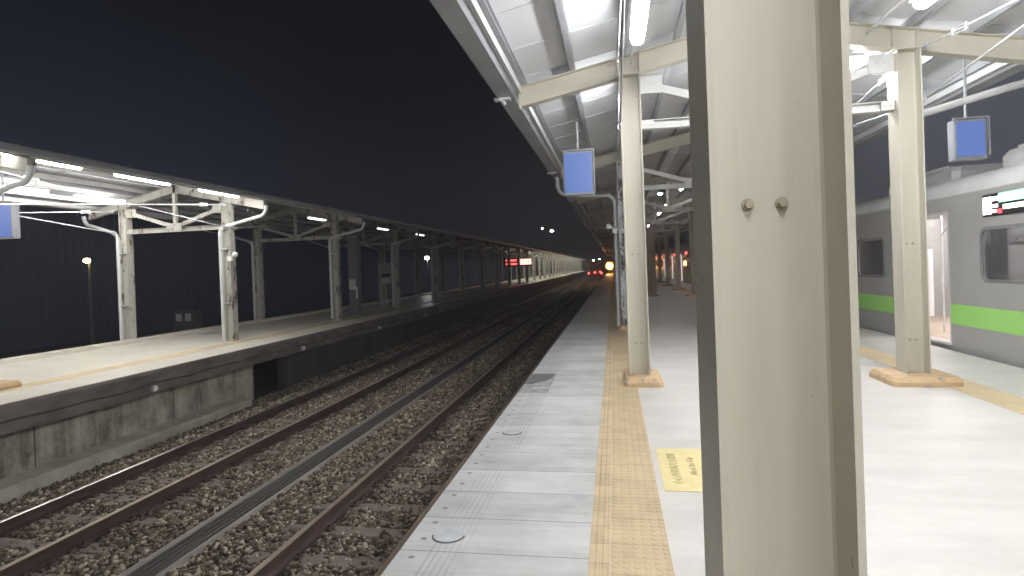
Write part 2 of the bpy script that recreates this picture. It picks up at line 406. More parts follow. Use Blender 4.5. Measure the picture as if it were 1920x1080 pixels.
# platforms
def platform_right():
    mb = MB(); mb.box(-.168, 4.85, -8, YE, -.30, 0)
    mb.box(-.80, 4.6, -8, YE, -1.42, -.30)
    struct(mb.build('platform', 'floor'))
    sl = MB(); sl.box(-1.146, -.170, -8, YE, -.18, 0)
    struct(sl.build('platform_edge', 'slab'))
    t = MB(); t.box(-.170, -.069, -8, YE, 0.0, .004); struct(t.build('narrow_paving_strip', 'tac_narrow'))
    t = MB(); t.box(-.066, .228, -8, YE, 0.0, .005); struct(t.build('tactile_paving', 'tac_wide'))
    t = MB(); t.box(3.48, 3.86, -8, YE, 0.0, .004); struct(t.build('far_tactile_paving', 'tac_far'))
platform_right()
LZ = -.06
def platform_left():
    mb = MB(); mb.box(-11.72, -7.80, -2, YE, LZ-.06, LZ)
    mb.box(-11.7, -7.9, -2, YE, LZ-.34, LZ-.06)
    struct(mb.build('opposite_platform', 'floor_left'))
    # rough front edge
    fb = MB(); rng = random.Random(5); ys = []; y = -2.
    while y < YE: ys.append(y); y += .35 if y < 30 else 3.
    ys.append(YE)
    v = []; f = []
    for y in ys:
        j = rng.uniform(-.012, .012); k = rng.uniform(-.02, .02)
        v += [(-7.80, y, LZ-.002), (-7.765+j*.5, y, LZ-.004), (-7.75+j, y, LZ-.05), (-7.75+j, y, LZ-.22+k), (-7.80+j, y, LZ-.26+k), (-7.80+j, y, LZ-.40+k*.6), (-8.1, y, LZ-.40)]
    for i in range(len(ys)-1):
        for k in range(6):
            a = i*7+k; f.append((a, a+1, a+8, a+7))
    fb.add(v, f); struct(fb.build('platform_fascia', 'fascia'))
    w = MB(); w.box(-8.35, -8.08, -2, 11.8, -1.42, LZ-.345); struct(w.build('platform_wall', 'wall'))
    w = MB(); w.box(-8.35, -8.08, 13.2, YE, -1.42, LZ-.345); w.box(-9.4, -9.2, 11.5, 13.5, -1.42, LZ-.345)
    struct(w.build('dark_platform_wall', simple('dark_concrete', (.055, .052, .048), .9, var=.4, scale=1.5, stretch=(1, 1, .3), bs=.5)))  # darker concrete past the opening and at its back
    k = MB(); k.extr([(0, 0), (.33, 0), (.33, .16), (.28, .2), (0, .24)], (-8.08, 2.0, -1.36), (-8.08, 7.95, -1.33), (0, 0, 1))
    k.extr([(0, 0), (.30, 0), (.30, .15), (.26, .19), (0, .24)], (-8.08, 7.98, -1.34), (-8.08, 11.3, -1.36), (0, 0, 1))
    struct(k.build('wall_footing', simple('pale_footing_concrete', (.42, .40, .33), .85, var=.25, scale=2.5, bs=.5)))
    b = MB(); b.box(-12.0, -11.72, -2, YE, LZ-.34, LZ+.09, .015); struct(b.build('back_kerb', 'floor_left'))
    s = MB(); s.box(-9.0, -8.66, -2, YE, LZ, LZ+.004); struct(s.build('opposite_tactile_paving', 'tac_far'))
platform_left()

# ================================================================ TRACKS
RZ = -1.156     # rail head
def curve_x(y): return -.00009*max(0, y-5)**2 if y < 90 else -.00009*85**2-.0153*(y-90)
def track(xc, label, polished):
    root = empty('railway_track', (xc, 0, 0)); tag(root, label, 'railway track', 'tracks between the two platforms')
    ys = [-1, 12, 22, 32, 42, 54, 66, 80, 95, 120, 150, YE]
    for s in (-1, 1):
        mb = MB(); hd = MB()
        pr = [(-.066, 0), (.066, 0), (.066, .012), (.012, .03), (.008, .10), (.032, .112), (.032, .146), (-.032, .146), (-.032, .112), (-.008, .10), (-.012, .03), (-.066, .012)]
        hp = [(-.031, .146), (.031, .146), (.031, .150), (.022, .154), (-.022, .154), (-.031, .150)]
        for a, b in zip(ys[:-1], ys[1:]):
            p0 = (s*.566+curve_x(a), a, RZ-.154); p1 = (s*.566+curve_x(b), b, RZ-.154)
            mb.extr(pr, p0, p1); hd.extr(hp, p0, p1)
        r = mb.build('rail', 'rust', root)
        hd.build('rail_head', M['railtop'] if (s in polished) else M['railtop_dull'], r)
    rng = random.Random(int(-xc*10)); proto = None
    for k in range(96):
        y = 3.3+k*.62
        if proto is None:
            sl = MB(); sl.box(-1.0, 1.0, -.12, .12, -.16, 0, .03)
            proto = sl.build('sleeper', 'sleeper', root)
            for s in (-1, 1):
                for q in (-1, 1):
                    cl = MB(); cx = s*.566+q*.105
                    cl.box(cx-.035, cx+.035, -.045, .045, 0, .03, .008); cl.tube([(cx, 0, .02), (cx, 0, .06)], .014, 6)
                    cl.build('rail_clip', 'rust', proto)
            o = proto
        elif k < 40: o = copy_tree(proto, root)
        else: o = proto.copy(); C.objects.link(o); o.parent = root
        o.location = (curve_x(y), y, RZ-.150+.0); 
    return root
track(-2.66, 'railway track with rusty rails running beside the grey slab platform edge', ())
track(-6.24, 'railway track below the opposite platform wall with a shiny rail head', (-1,))

def duct():
    root = empty('cable_duct', (-4.42, 0, 0)); tag(root, 'long grooved grey cable duct lying in ballast between the two tracks', 'cable duct')
    body = MB(); lid = MB()
    ys = [0, 25, 45, 70, 100, YE]
    for a, b in zip(ys[:-1], ys[1:]):
        A = (curve_x(a), a, -1.335); B = (curve_x(b), b, -1.335)
        for s in (-1, 1):
            body.extr([(s*.185-.008, -.08), (s*.185+.008, -.08), (s*.185+.008, .072), (s*.185-.008, .072)], A, B)
        pr = [(-.168, -.02)]; 
        xs = [-.168+i*.336/5 for i in range(6)]
        prof = [(-.168, -.04), (.168, -.04)]
        top = []
        for i in range(5):
            x0, x1 = xs[i], xs[i+1]
            top += [(x0+.014, -.02), (x0+.016, .045), (x1-.016, .045), (x1-.014, -.02)]
        lid.extr(prof+top[::-1], A, B)
    body.build('duct_edge', 'duct_edge', root); lid.build('duct_lid', 'duct', root)
duct()

# ballast stones: loose rock nobody could count
def stones():
    import numpy as np
    rs = np.random.RandomState(4)
    ico = []
    t = (1+5**.5)/2
    V = np.array([(-1,t,0),(1,t,0),(-1,-t,0),(1,-t,0),(0,-1,t),(0,1,t),(0,-1,-t),(0,1,-t),(t,0,-1),(t,0,1),(-t,0,-1),(-t,0,1)], float)
    V /= np.linalg.norm(V[0])
    F = np.array([(0,11,5),(0,5,1),(0,1,7),(0,7,10),(0,10,11),(1,5,9),(5,11,4),(11,10,2),(10,7,6),(7,1,8),(3,9,4),(3,4,2),(3,2,6),(3,6,8),(3,8,9),(4,9,5),(2,4,11),(6,2,10),(8,6,7),(9,8,1)])
    P = []; S = []
    for (y0, y1, dens, sz) in ((3.6, 9, 950, .030), (9, 15, 560, .034), (15, 24, 210, .045), (24, 45, 60, .06)):
        n = int((y1-y0)*6.9*dens)
        x = rs.uniform(-8.05, -1.2, n); y = rs.uniform(y0, y1, n)
        s = sz*rs.uniform(.55, 1.25, n)
        keep = np.ones(n, bool)
        for xc in (-2.66, -6.24):
            dx = x-xc-np.array([curve_x(q) for q in y])
            keep &= ~((np.abs(np.abs(dx)-.566) < .10))
            ph = ((y-3.3)/.62) % 1.0; near = (np.abs(dx) < 1.0) & ((ph < .17) | (ph > .83))
            keep &= ~(near & (rs.rand(n) < .80))
        keep &= ~(np.abs(x+4.42) < .22)
        keep &= ~((x < -7.72) & (y < 11.5))
        x, y, s = x[keep], y[keep], s[keep]
        z = -1.322+rs.uniform(-.004, .032, len(x))
        P.append(np.stack([x, y, z], 1)); S.append(s)
    P = np.concatenate(P); S = np.concatenate(S); n = len(P)
    dv = V[None]*rs.uniform(.45, 1.3, (n, 12, 1))
    sc = rs.uniform(.6, 1.25, (n, 1, 3)); sc[:, :, 2] *= .75
    dv = dv*sc
    a = rs.uniform(0, 6.283, n); ca, sa = np.cos(a)[:, None], np.sin(a)[:, None]
    x = dv[:, :, 0]*ca-dv[:, :, 1]*sa; y = dv[:, :, 0]*sa+dv[:, :, 1]*ca
    tl = rs.uniform(-.6, .6, n); ct, st = np.cos(tl)[:, None], np.sin(tl)[:, None]
    z = dv[:, :, 2]; x, z = x*ct-z*st, x*st+z*ct
    W = np.stack([x, y, z], 2)*S[:, None, None]+P[:, None]
    verts = W.reshape(-1, 3); faces = (F[None]+(np.arange(n)*12)[:, None, None]).reshape(-1, 3)
    me = bpy.data.meshes.new('track_ballast')
    me.vertices.add(len(verts)); me.vertices.foreach_set('co', verts.ravel())
    me.loops.add(len(faces)*3); me.loops.foreach_set('vertex_index', faces.ravel().astype('int32'))
    me.polygons.add(len(faces)); me.polygons.foreach_set('loop_start', np.arange(0, len(faces)*3, 3, dtype='int32'))
    me.update(calc_edges=True); me.materials.append(M['stone'])
    o = bpy.data.objects.new('track_ballast', me); C.objects.link(o)
    tag(o, 'brown crushed stone ballast filling the track bed', 'ballast', kind='stuff')
stones()

# ================================================================ CANOPIES
def canopy(cfg):
    X, half, zr, sl, ov, tie, fz, cs = cfg['X'], cfg['half'], cfg['zr'], cfg['slope'], cfg['over'], cfg['tie'], cfg['floor'], cfg['size']
    frames = cfg['frames']; root = empty('platform_canopy', (X, frames[0], fz)); tag(root, cfg['label'], 'canopy', 'platform canopies')
    inv = Matrix.Translation((-X, -frames[0], -fz))
    def put(o, y):                 # parts are modelled at frame y=0, world x and z
        o.parent = root; o.location = (-X, y-frames[0], -fz)
    rd = cfg['rd']                 # rafter depth
    protos = []
    colz = zr-sl*half-rd/2
    # column pairs
    for s in (-1, 1):
        cx = X+s*half
        mb = MB(); mb.extr([(b, a) for a, b in hprof(cs, cs, .009, .014*cs/.25, .014)][::-1], (cx, 0, fz+.1 if cfg['bolts'] else fz), (cx, 0, colz), (0, 1, 0))
        # haunch plate on top of the column
        mb.box(cx-cs*.62, cx+cs*.62, -cs*.55, cs*.55, colz-.012, colz)
        col = mb.build('column', cfg['colmat'])
        if cfg['bolts']:
            for zz in (1.557, .47):
                for q in (-.0325, .0325):
                    b = MB(); b.disc((cx+q, -.0045, zz), .0125, -.005, 'y', 18); b.disc((cx+q, -.009, zz), .0085, -.010, 'y', 6)
                    b.build('bolt', 'bolt', col)
        if cfg['plinth'] and (cfg['bolts'] or s > 0):
            p = MB(); w = .30 if s < 0 else .36
            x0, x1 = (cx-.20, cx+.26) if s < 0 else (cx-.36, cx+.34)
            p.box(x0, x1, -.36, .32, fz, fz+.1, .05)
            p.build('plinth', 'orange_plinth', col)
        protos.append(col)
    # rafters
    pr = hprof(.13, rd, .008, .012)
    for s in (-1, 1):
        mb = MB(); a = (X, 0, zr); b = (X+s*ov, 0, zr-sl*ov)
        mb.extr(pr, a, b, (0, 0, 1))
        mb.box(X-.006 if s > 0 else X-.008, X+.006, -.07, .07, zr-rd*.6, zr+rd*.5)
        e = X+s*(ov+.004); mb.box(min(e, e-s*.01), max(e, e-s*.01), -.066, .066, zr-sl*ov-rd*.54, zr-sl*ov+rd*.46)
        # stiffeners over the column
        for q in (-.5, .5):
            xx = X+s*half+q*cs; zz = zr-sl*abs(xx-X)
            mb.box(xx-.005, xx+.005, -.062, .062, zz-rd*.47, zz+rd*.45)
        protos.append(mb.build('rafter', cfg['beam']))
    # tie beam, king post, braces, gusset
    t = .055
    mb = MB(); mb.extr(hprof(.10, .11, .006, .009), (X-half+cs/2, 0, tie), (X+half-cs/2, 0, tie)); 
    for s in (-1, 1):
        ex = X+s*(half-cs/2-.075); mb.box(ex-.07, ex+.07, -.06, -.05, tie-.05, tie+.05)
        for q in (-.03, .03): mb.disc((ex+q, -.06, tie), .014, -.012, 'y', 6)
    protos.append(mb.build('tie_beam', cfg['truss']))
    mb = MB(); mb.extr(hprof(.08, .08, .006, .008), (X, 0, tie+.10), (X, 0, zr-rd*.55), (0, 1, 0)); protos.append(mb.build('king_post', cfg['truss']))
    for s in (-1, 1):
        mb = MB(); mb.extr([(-.045, -.045), (.045, -.045), (.045, .045), (-.045, .045)], (X+s*(half-cs/2-.10), 0, colz-.14), (X+s*.13, 0, tie+.10), (0, 0, 1))
        mb.box(*sorted((X+s*(half-cs/2), X+s*(half-cs/2-.26))), -.058, -.048, colz-.24, colz-.03)
        for q in (.09, .17): mb.disc((X+s*(half-cs/2-q), -.058, colz-.12), .016, -.012, 'y', 6)
        protos.append(mb.build('diagonal_brace', cfg['truss']))
    mb = MB(); mb.box(X-.20, X+.20, -.072, -.060, tie-.06, tie+.15)
    for q in (-.14, .14):
        for zz in (0, .09): mb.disc((X+q, -.072, tie+zz), .016, -.012, 'y', 6)
    mb.box(X-.05, X+.05, -.06, .06, tie+.056, tie+.12)
    protos.append(mb.build('gusset_plate', cfg['truss']))
    # downpipes
    dp = []
    zg = zr-sl*ov-.10
    for s in (-1, 1):
        cx = X+s*half; gx = X+s*(ov+.10); pz = tie+cfg['pipe_dz'][0 if s < 0 else 1]; r = .042
        pts = [(gx, 0, zg), (gx, 0, pz+.36)]
        for k in range(1, 7):
            a = k/6*math.pi/2; pts.append((gx-s*.22*(1-math.cos(a)), 0, pz+.36-.22*math.sin(a)-.0))
        drop = cfg['pipe_drop'][0 if s < 0 else 1]; vx, vy = cfg['pipe_at'][0 if s < 0 else 1]
        vx += cx; sg = 1 if vx+.1*s < gx and s > 0 else (-1 if s < 0 else 1)
        pts.append((vx+s*.12, 0, pz+.14-drop)); 
        for k in range(1, 6):
            a = k/5*math.pi/2; pts.append((vx+s*.12-s*.12*math.sin(a), 0, pz+.12-drop-.14*(1-math.cos(a))))
        pts.append((vx, 0, fz+.05)); pts = [(p[0], vy, p[2]) for p in pts]
        mb = MB(); mb.tube(pts, r, 12)
        for i in (1, 8): 
            p = Vector(pts[i]); q = Vector(pts[i+1]); d = (q-p).normalized(); mb.tube([p-d*.03, p+d*.05], r*1.18, 12)
        for zz in (fz+.6, fz+1.9): mb.tube([(vx, vy, zz), (vx, vy, zz+.05)], r*1.15, 12)
        pp = mb.build('downpipe', cfg['pipe']); 
        for zz in (fz+.9, fz+2.2): MB().box(min(vx, cx)-.01, max(vx, cx)+.01, *sorted((vy-.02, vy+.03 if abs(vy) < .1 else 0)), zz, zz+.03).build('pipe_clamp', 'galv', pp)
        dp.append(pp)
    # cross rods in one bay
    L = frames[1]-frames[0]; rods = []
    for s in (-1, 1):
        cx = X+s*half
        for (z0, z1) in ((tie+cfg['rod_hi'], tie+cfg['rod_lo']), (tie+cfg['rod_lo'], tie+cfg['rod_hi'])):
            off = .03 if z0 > z1 else .055
            cx2 = cx+s*(cs/2-.03); off *= s
            a = Vector((cx2+off, cs*.5, z0)); b = Vector((cx2+off, L-cs*.5, z1))
            mb = MB(); mb.tube([a, b], .011, 8)
            for e in (a, b): mb.box(e.x-.005, e.x+.005, e.y-.07, e.y+.07, e.z-.035, e.z+.035)
            rod = mb.build('brace_rod', 'galv')
            tb = MB(); d = (b-a).normalized(); p = a+d*(.55 if z0 > z1 else L-1.0)
            for q in (-.03, .03): tb.tube([p+Vector((0, 0, q)), p+d*.22+Vector((0, 0, q))], .008, 6)
            for k in (0, .22): tb.tube([p+d*k+Vector((0, 0, -.035)), p+d*k+Vector((0, 0, .035))], .014, 6)
            tb.build('turnbuckle', 'galv', rod); rods.append(rod)
    # place copies
    for i, y in enumerate(frames):
        for p in protos:
            o = p if i == 0 else copy_tree(p)
            put(o, y)
            if cfg['bolts'] and i == 1 and p is protos[0]: o.location.x += .04
            if not cfg['bolts'] and i > 2:
                for ch in list(o.children):
                    if ch.name.startswith('plinth'): bpy.data.objects.remove(ch)
        if y in cfg['pipes'][0]:
            put(dp[0] if y == cfg['pipes'][0][0] else copy_tree(dp[0]), y-.0)
        if y in cfg['pipes'][1]:
            put(dp[1] if y == cfg['pipes'][1][0] else copy_tree(dp[1]), y)
        if i < len(frames)-1:
            for p in rods: put(p if i == 0 else copy_tree(p), y)
    # far columns shed the tiny bolts
    y0, y1 = frames[0]-L*.45, frames[-1]+L*.45
    zt = zr+rd/2+.10               # under side of the sheet at the ridge
    for s in (-1, 1):
        for k, d in enumerate(cfg['purlins']):
            zz = zr+rd/2-sl*d
            mb = MB(); x = X+s*d
            mb.extr([(-.03, .002), (.03, .002), (.03, .014), (-.018, .014), (-.018, .086), (.03, .086), (.03, .098), (-.03, .098)], (x, y0, zz), (x, y1, zz))
            mb.build('purlin', cfg['purlin_mat'], root).location = (-X, -frames[0], -fz)
        # corrugated sheet
        mb = MB(); n = 3; w0, w1 = 0., ov+.12
        for (ya, yb) in [(y0+i*(y1-y0)/n, y0+(i+1)*(y1-y0)/n-.01) for i in range(n)]:
            vs = []; fs = []
            nr = 2
            for j, yy in enumerate((ya, yb)):
                for u in (w0, w1):
                    z = zt-sl*u
                    vs += [(X+s*u, yy, z+.003), (X+s*u, yy, z+.045)]
            fs = [(0, 2, 6, 4), (1, 5, 7, 3), (0, 1, 3, 2), (4, 6, 7, 5), (2, 3, 7, 6), (0, 4, 5, 1)]
            mb.add(vs, fs)
        # lap seams of the sheets
        yy = y0
        while yy < min(y1, 30):
            for u0, u1 in ((.05, w1-.02),):
                a = (X+s*u0, yy, zt-sl*u0+.002); b = (X+s*u1, yy, zt-sl*u1+.002)
                mb.extr([(-.012, -.008), (.012, -.008), (.012, .006), (-.012, .006)], a, b)
            yy += .91
        mb.build('roof_sheet', cfg['roof'], root).location = (-X, -frames[0], -fz)
        # gutter and edge angle
        mb = MB(); gx = ov+.02; gz = zt-sl*gx
        pr = [(gx, -.06), (gx+.05, -.075), (gx+.12, -.075), (gx+.14, .02), (gx+.132, .02), (gx+.115, -.067), (gx+.052, -.067), (gx+.008, -.05), (gx+.008, -.02), (gx, -.02)]
        if cfg['wide_gutter']:
            pr = [(gx, -.16), (gx+.05, -.20), (gx+.26, -.20), (gx+.265, .05), (gx+.255, .05), (gx+.25, -.19), (gx+.052, -.19), (gx+.008, -.15), (gx+.008, -.02), (gx, -.02)]
        P = [(s*a, b) for a, b in pr]
        if s > 0: P = P[::-1]
        n0 = len(mb.v)
        vs = [(X+a, yy, gz+b) for yy in (y0, y1) for a, b in P]; n = len(P)
        fs = [(i, (i+1) % n, n+(i+1) % n, n+i) for i in range(n)]+[tuple(range(n-1, -1, -1)), tuple(range(n, 2*n))]
        mb.add(vs, fs)
        g = mb.build('gutter', cfg['gutter'], root); g.location = (-X, -frames[0], -fz)
        ea = MB(); dz = .17 if cfg['wide_gutter'] else .07; ea.box(*sorted((X+s*(gx-.045), X+s*(gx-.005))), y0, y1, gz-dz, gz-.03)
        ea.build('edge_angle', cfg['edge'], root).location = (-X, -frames[0], -fz)
        # joint collars on the gutter
        for y in frames[:5]:
            cl = MB(); cl.box(*sorted((X+s*(gx+.10), X+s*(gx+.30))), y-.05, y+.05, gz-.232, gz-.205)
            cl.tube([(X+s*(gx+.2), y-.1, gz-.24), (X+s*(gx+.2), y+.1, gz-.24)], .028, 8)
            if cfg['wide_gutter']: cl.build('gutter_bracket', cfg['edge'], g)
    return root
FR = [1.266+5.97*i for i in range(-1, 22)]
right = canopy(dict(X=1.79, half=1.52, zr=4.16, slope=.2, over=2.88, tie=3.12, floor=0, size=.25, rd=.25, plinth=True, bolts=True,
    colmat='cream', beam='beam', truss='white_steel', purlin_mat='gutter', roof='roof', gutter='gutter', edge='bright_edge', pipe='pipe',
    wide_gutter=True, rod_hi=.60, rod_lo=.02, pipe_dz=(-.2, .04), pipe_drop=(.07, .28), pipe_at=((-.19, 0), (.02, .20)), frames=FR, pipes=(FR[3::2], FR[2::2]), purlins=[.35, .95, 1.58, 2.2, 2.82],
    label='cream steel canopy over the nearer platform with gable roof and gutter'))
FL = [12.6+5.45*i for i in range(-3, 30)]; FL[2] -= .17
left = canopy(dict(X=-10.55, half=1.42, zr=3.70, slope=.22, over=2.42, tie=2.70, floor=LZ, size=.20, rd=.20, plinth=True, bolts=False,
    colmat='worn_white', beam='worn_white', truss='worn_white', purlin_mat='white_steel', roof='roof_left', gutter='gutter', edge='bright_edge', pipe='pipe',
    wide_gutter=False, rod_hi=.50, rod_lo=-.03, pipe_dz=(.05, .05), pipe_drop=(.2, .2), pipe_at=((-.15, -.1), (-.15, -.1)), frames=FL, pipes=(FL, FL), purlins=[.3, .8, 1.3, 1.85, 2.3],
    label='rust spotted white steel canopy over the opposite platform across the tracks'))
# the two thin columns of the nearer platform with flaking paint keep their own look
for ch in right.children:
    wy = ch.location.y+FR[0]
    if ch.name.startswith('column') and abs(wy-FR[3]) < .2 and ch.matrix_basis.translation.x == ch.location.x:
        pass
def label_cols():
    cols = [o for o in right.children if o.name.startswith('column')]
    for o in cols:
        y = o.location.y+FR[0]; xs = sum(v.co.x for v in o.data.vertices)/len(o.data.vertices)
        if abs(y-FR[1]) < .1 and xs < 1: o['label'] = 'large cream steel column close in the foreground with two round bolts'
        if abs(y-FR[3]) < .1 and xs < 1:
            o['label'] = 'peeling grey white column behind the slim cream one'
            o.data = o.data.copy(); o.data.materials[0] = M['peeling']
label_cols()

# ================================================================ LAMPS
def tube_lamp(x, y, z, mat, label, group, L=1.2, w=.10):
    root = empty('tube_lamp', (x, y, z)); tag(root, label, 'lamp', group)
    mb = MB(); mb.box(-w*.62, w*.62, -.02, L+.02, .035, .075, .006)
    for q in (.2, L-.2): mb.tube([(0, q, .07), (0, q, .17)], .008, 6)
    mb.build('housing', 'lamp_body', root)
    t = MB(); n = 12; 
    pts = [(0, -.0, 0), (0, .02, 0), (0, L-.02, 0), (0, L, 0)]
    t.tube(pts, [w*.38, w*.5, w*.5, w*.38], 14)
    for i, v in enumerate(t.v): t.v[i] = (v[0], v[1], v[2]*.7)
    t.build('lit_cover', mat, root)
    return root
gR = 'strip lamps under the nearer canopy'; gL = 'strip lamps under the opposite canopy'
for y, xl, lb in ((4.85, .33, 'lit strip lamp above the tactile paving, nearer than the first rafter'),
              (7.55, .33, 'lit strip lamp behind the slim cream column top'),
              (1.9, .33, 'lit strip lamp directly overhead of the tactile paving'), (-1.0, .33, 'lit strip lamp behind the viewer over the tactile paving'), (-4.0, .33, 'lit strip lamp farthest behind the viewer over the tactile paving')):
    tube_lamp(xl-.01, y, 3.70, 'tube', lb, gR, w=.12)
for y, lb in ((4.85, 'lit strip lamp at the upper right, above the train side of the platform'),
              (7.55, 'lit strip lamp half hidden by the right edge of the big column'),
              (1.9, 'lit strip lamp overhead on the train side'), (-1.0, 'lit strip lamp behind the viewer on the train side'), (-4.0, 'lit strip lamp farthest behind the viewer on the train side')):
    tube_lamp(2.93, y, 3.78, 'tube', lb, gR, w=.15)
for y, lb in ((6.9, 'lit strip lamp above the curved white pipe on the opposite platform, front row'), (8.8, 'long lit strip lamp in the middle of the front row'),
              (10.9, 'lit strip lamp beside the truss apex in the front row'), (4.6, 'lit strip lamp past the left edge in the front row')):
    tube_lamp(-8.5, y, 3.36, 'tube_left', lb, gL, w=.15)
for y, lb in ((8.95, 'lit strip lamp behind the curved pipe in the back row'), (10.85, 'lit strip lamp above the back column in the back row'), (6.8, 'lit strip lamp past the left edge in the back row')):
    tube_lamp(-11.5, y, 3.36, 'tube_left', lb, gL, w=.15)
for y, wd in ((18.3, 'nearest and largest'), (24.2, 'middle'), (29.3, 'farthest')):
    tube_lamp(-10.2, y, 3.42, 'tube_dim', wd+' of three weakly glowing strip lamps in the dark opposite canopy', 'weak strip lamps under the opposite canopy')
for y, wd in ((18.4, 'nearest'), (24.6, 'second'), (28.0, 'third'), (37.0, 'farthest')):
    tube_lamp(2.25, y, 3.80, 'tube_low', wd+' dim strip lamp under the dark part of the nearer canopy', 'dim strip lamps under the nearer canopy')
y = 64.; ordinals = 'first second third fourth fifth sixth seventh eighth ninth tenth eleventh twelfth thirteenth fourteenth fifteenth sixteenth seventeenth eighteenth last'.split(); k_ = 0
while y < 165:
    tube_lamp(-9.4, y, 3.38, 'tube_far', ordinals[k_]+' strip lamp past the red time board under the bright far canopy end', 'far strip lamps at the bright end of the opposite canopy', 1.2, .14)
    y += 5.45; k_ += 1
for y, xx, wd in ((21.5, 1.75, 'nearest'), (28.4, 1.78, 'middle'), (34.5, 1.75, 'farthest')):
    r = empty('round_lamp', (xx, y, 3.93)); tag(r, wd+' of three small round white lamps under the unlit ridge of the nearer canopy', 'lamp', 'small round lamps under the dark ridge')
    MB().disc((0, 0, .02), .09, .05, 'z', 14).build('housing', 'lamp_body', r); MB().ball((0, 0, 0), .08, 12, (1, 1, .6)).build('glass_cover', 'round_lamp', r)
# wiring conduit above the left row of lamps
def conduit(x, z, lb, parent=None):
    mb = MB(); mb.tube([(x, -4, z), (x, 40, z)], .014, 8)
    o = mb.build('conduit', 'pipe', parent); tag(o, lb, 'conduit', 'conduits that carry the strip lamps')
conduit(.30, 3.885, 'thin pale conduit under the roof above the tactile paving'); conduit(2.93, 3.965, 'thin pale conduit under the roof on the train side')

# ================================================================ MONITORS, CAMERAS
def monitor(x, y, z, w, h, label, yaw=0, ceil=3.8):
    root = empty('information_display', (x, y, z)); tag(root, label, 'display', 'blue hanging displays'); root.rotation_euler.z = R(yaw)
    mb = MB(); mb.box(-w/2-.03, w/2+.03, 0, .14, -h/2-.035, h/2+.035, .012); mb.build('case', 'case', root)
    MB().box(-w/2, w/2, -.012, .002, -h/2, h/2).build('screen', 'screen', root)
    b = MB(); b.box(-w/2-.045, w/2+.045, -.03, .0, h/2+.036, h/2+.05); b.box(w/2+.032, w/2+.046, -.03, .1, -h/2, h/2+.036); b.build('hood', 'case', root)
    MB().tube([(0, .08, h/2+.04), (0, .08, ceil-z)], .016, 8).build('hanger', 'gutter', root)
monitor(-.50, 9.3, 2.93, .43, .63, 'blue lit hanging display beside the gutter above the grey slabs', ceil=3.75)
monitor(4.17, 7.62, 2.76, .29, .40, 'blue lit hanging display at the right in front of the train roof', ceil=3.75)
monitor(-10.75, 8.6, 2.62, .5, .56, 'blue lit hanging display cut by the left edge of the photo', 0, 3.5)
def cctv(x, y, z, s, label):
    root = empty('security_camera', (x, y, z)); tag(root, label, 'security camera', 'small white security cameras')
    MB().ball((0, 0, 0), .065, 14).build('dome', 'white_plastic', root)
    MB().tube([(0, 0, .03), (s*.1, 0, -.05), (s*.2, 0, -.07)], .02, 8).build('bracket', 'white_plastic', root)
    MB().box(s*.13-.05, s*.13+.05, -.05, .05, -.15, -.04, .01).build('junction_box', 'white_plastic', root)
cctv(-.07, 12.9, 2.28, 1, 'small white security camera on the peeling column')
cctv(-8.86, 12.45, 2.02, -1, 'small white security camera on the front column of the opposite platform')

# ================================================================ PLATFORM DETAILS
def floor_sign():
    root = empty('floor_sign', (.27, 3.75, .001)); tag(root, 'yellow warning sticker with brown lettering on the white platform floor', 'floor sign')
    MB().box(0, .34, 0, .86, 0, .003).build('sticker', 'sign_yellow', root)
    def text(body, size, x, y, w=None, bold=0.):
        cu = bpy.data.curves.new('lettering', 'FONT'); cu.body = body; cu.size = size; cu.offset = bold; cu.extrude = 0.0003
        t = bpy.data.objects.new('lettering', cu); C.objects.link(t)
        dg = bpy.context.evaluated_depsgraph_get(); me = bpy.data.meshes.new_from_object(t.evaluated_get(dg))
        bpy.data.objects.remove(t)
        me.name = 'lettering'; me.materials.clear(); me.materials.append(M['sign_text'])
        xs = [v.co.x for v in me.vertices]; k = w/(max(xs)-min(xs)) if w else 1
        for v in me.vertices: v.co.x = (v.co.x-min(xs))*k
        o = bpy.data.objects.new('lettering', me); C.objects.link(o); o.parent = root
        o.rotation_euler.z = R(90); o.location = (x, y, .0036); return o
    text('小心列車與月台間隙', .070, .125, .12, .62, .0006)
    text('Mind the Gap', .070, .245, .30, .36, .0006)
floor_sign()
def disc_cover(x, y, r, label):
    root = empty('round_cover', (x, y, 0)); tag(root, label, 'cover', 'round covers set in the grey slabs')
    mb = MB(); mb.disc((0, 0, -.0), r*.94, .006, 'z', 26); mb.build('lid', 'disc', root)
    rg = MB(); n = 30
    for i in range(18):
        a0 = math.pi*1.02+i*math.pi*.98/18; a1 = a0+math.pi*.98/18
        rg.add([(r*math.cos(a)*q, r*math.sin(a)*q, z) for a in (a0, a1) for q in (.95, 1.05) for z in (.001, .004)],
               [(0,1,3,2),(4,6,7,5),(1,5,7,3),(0,2,6,4),(0,4,5,1),(2,3,7,6)])
    rg.build('joint', 'patch', root)
disc_cover(-.935, 3.03, .088, 'round grey cover in the slabs nearest the camera')
disc_cover(-.93, 5.0, .085, 'round grey cover in the slabs, halfway to the dark plate')
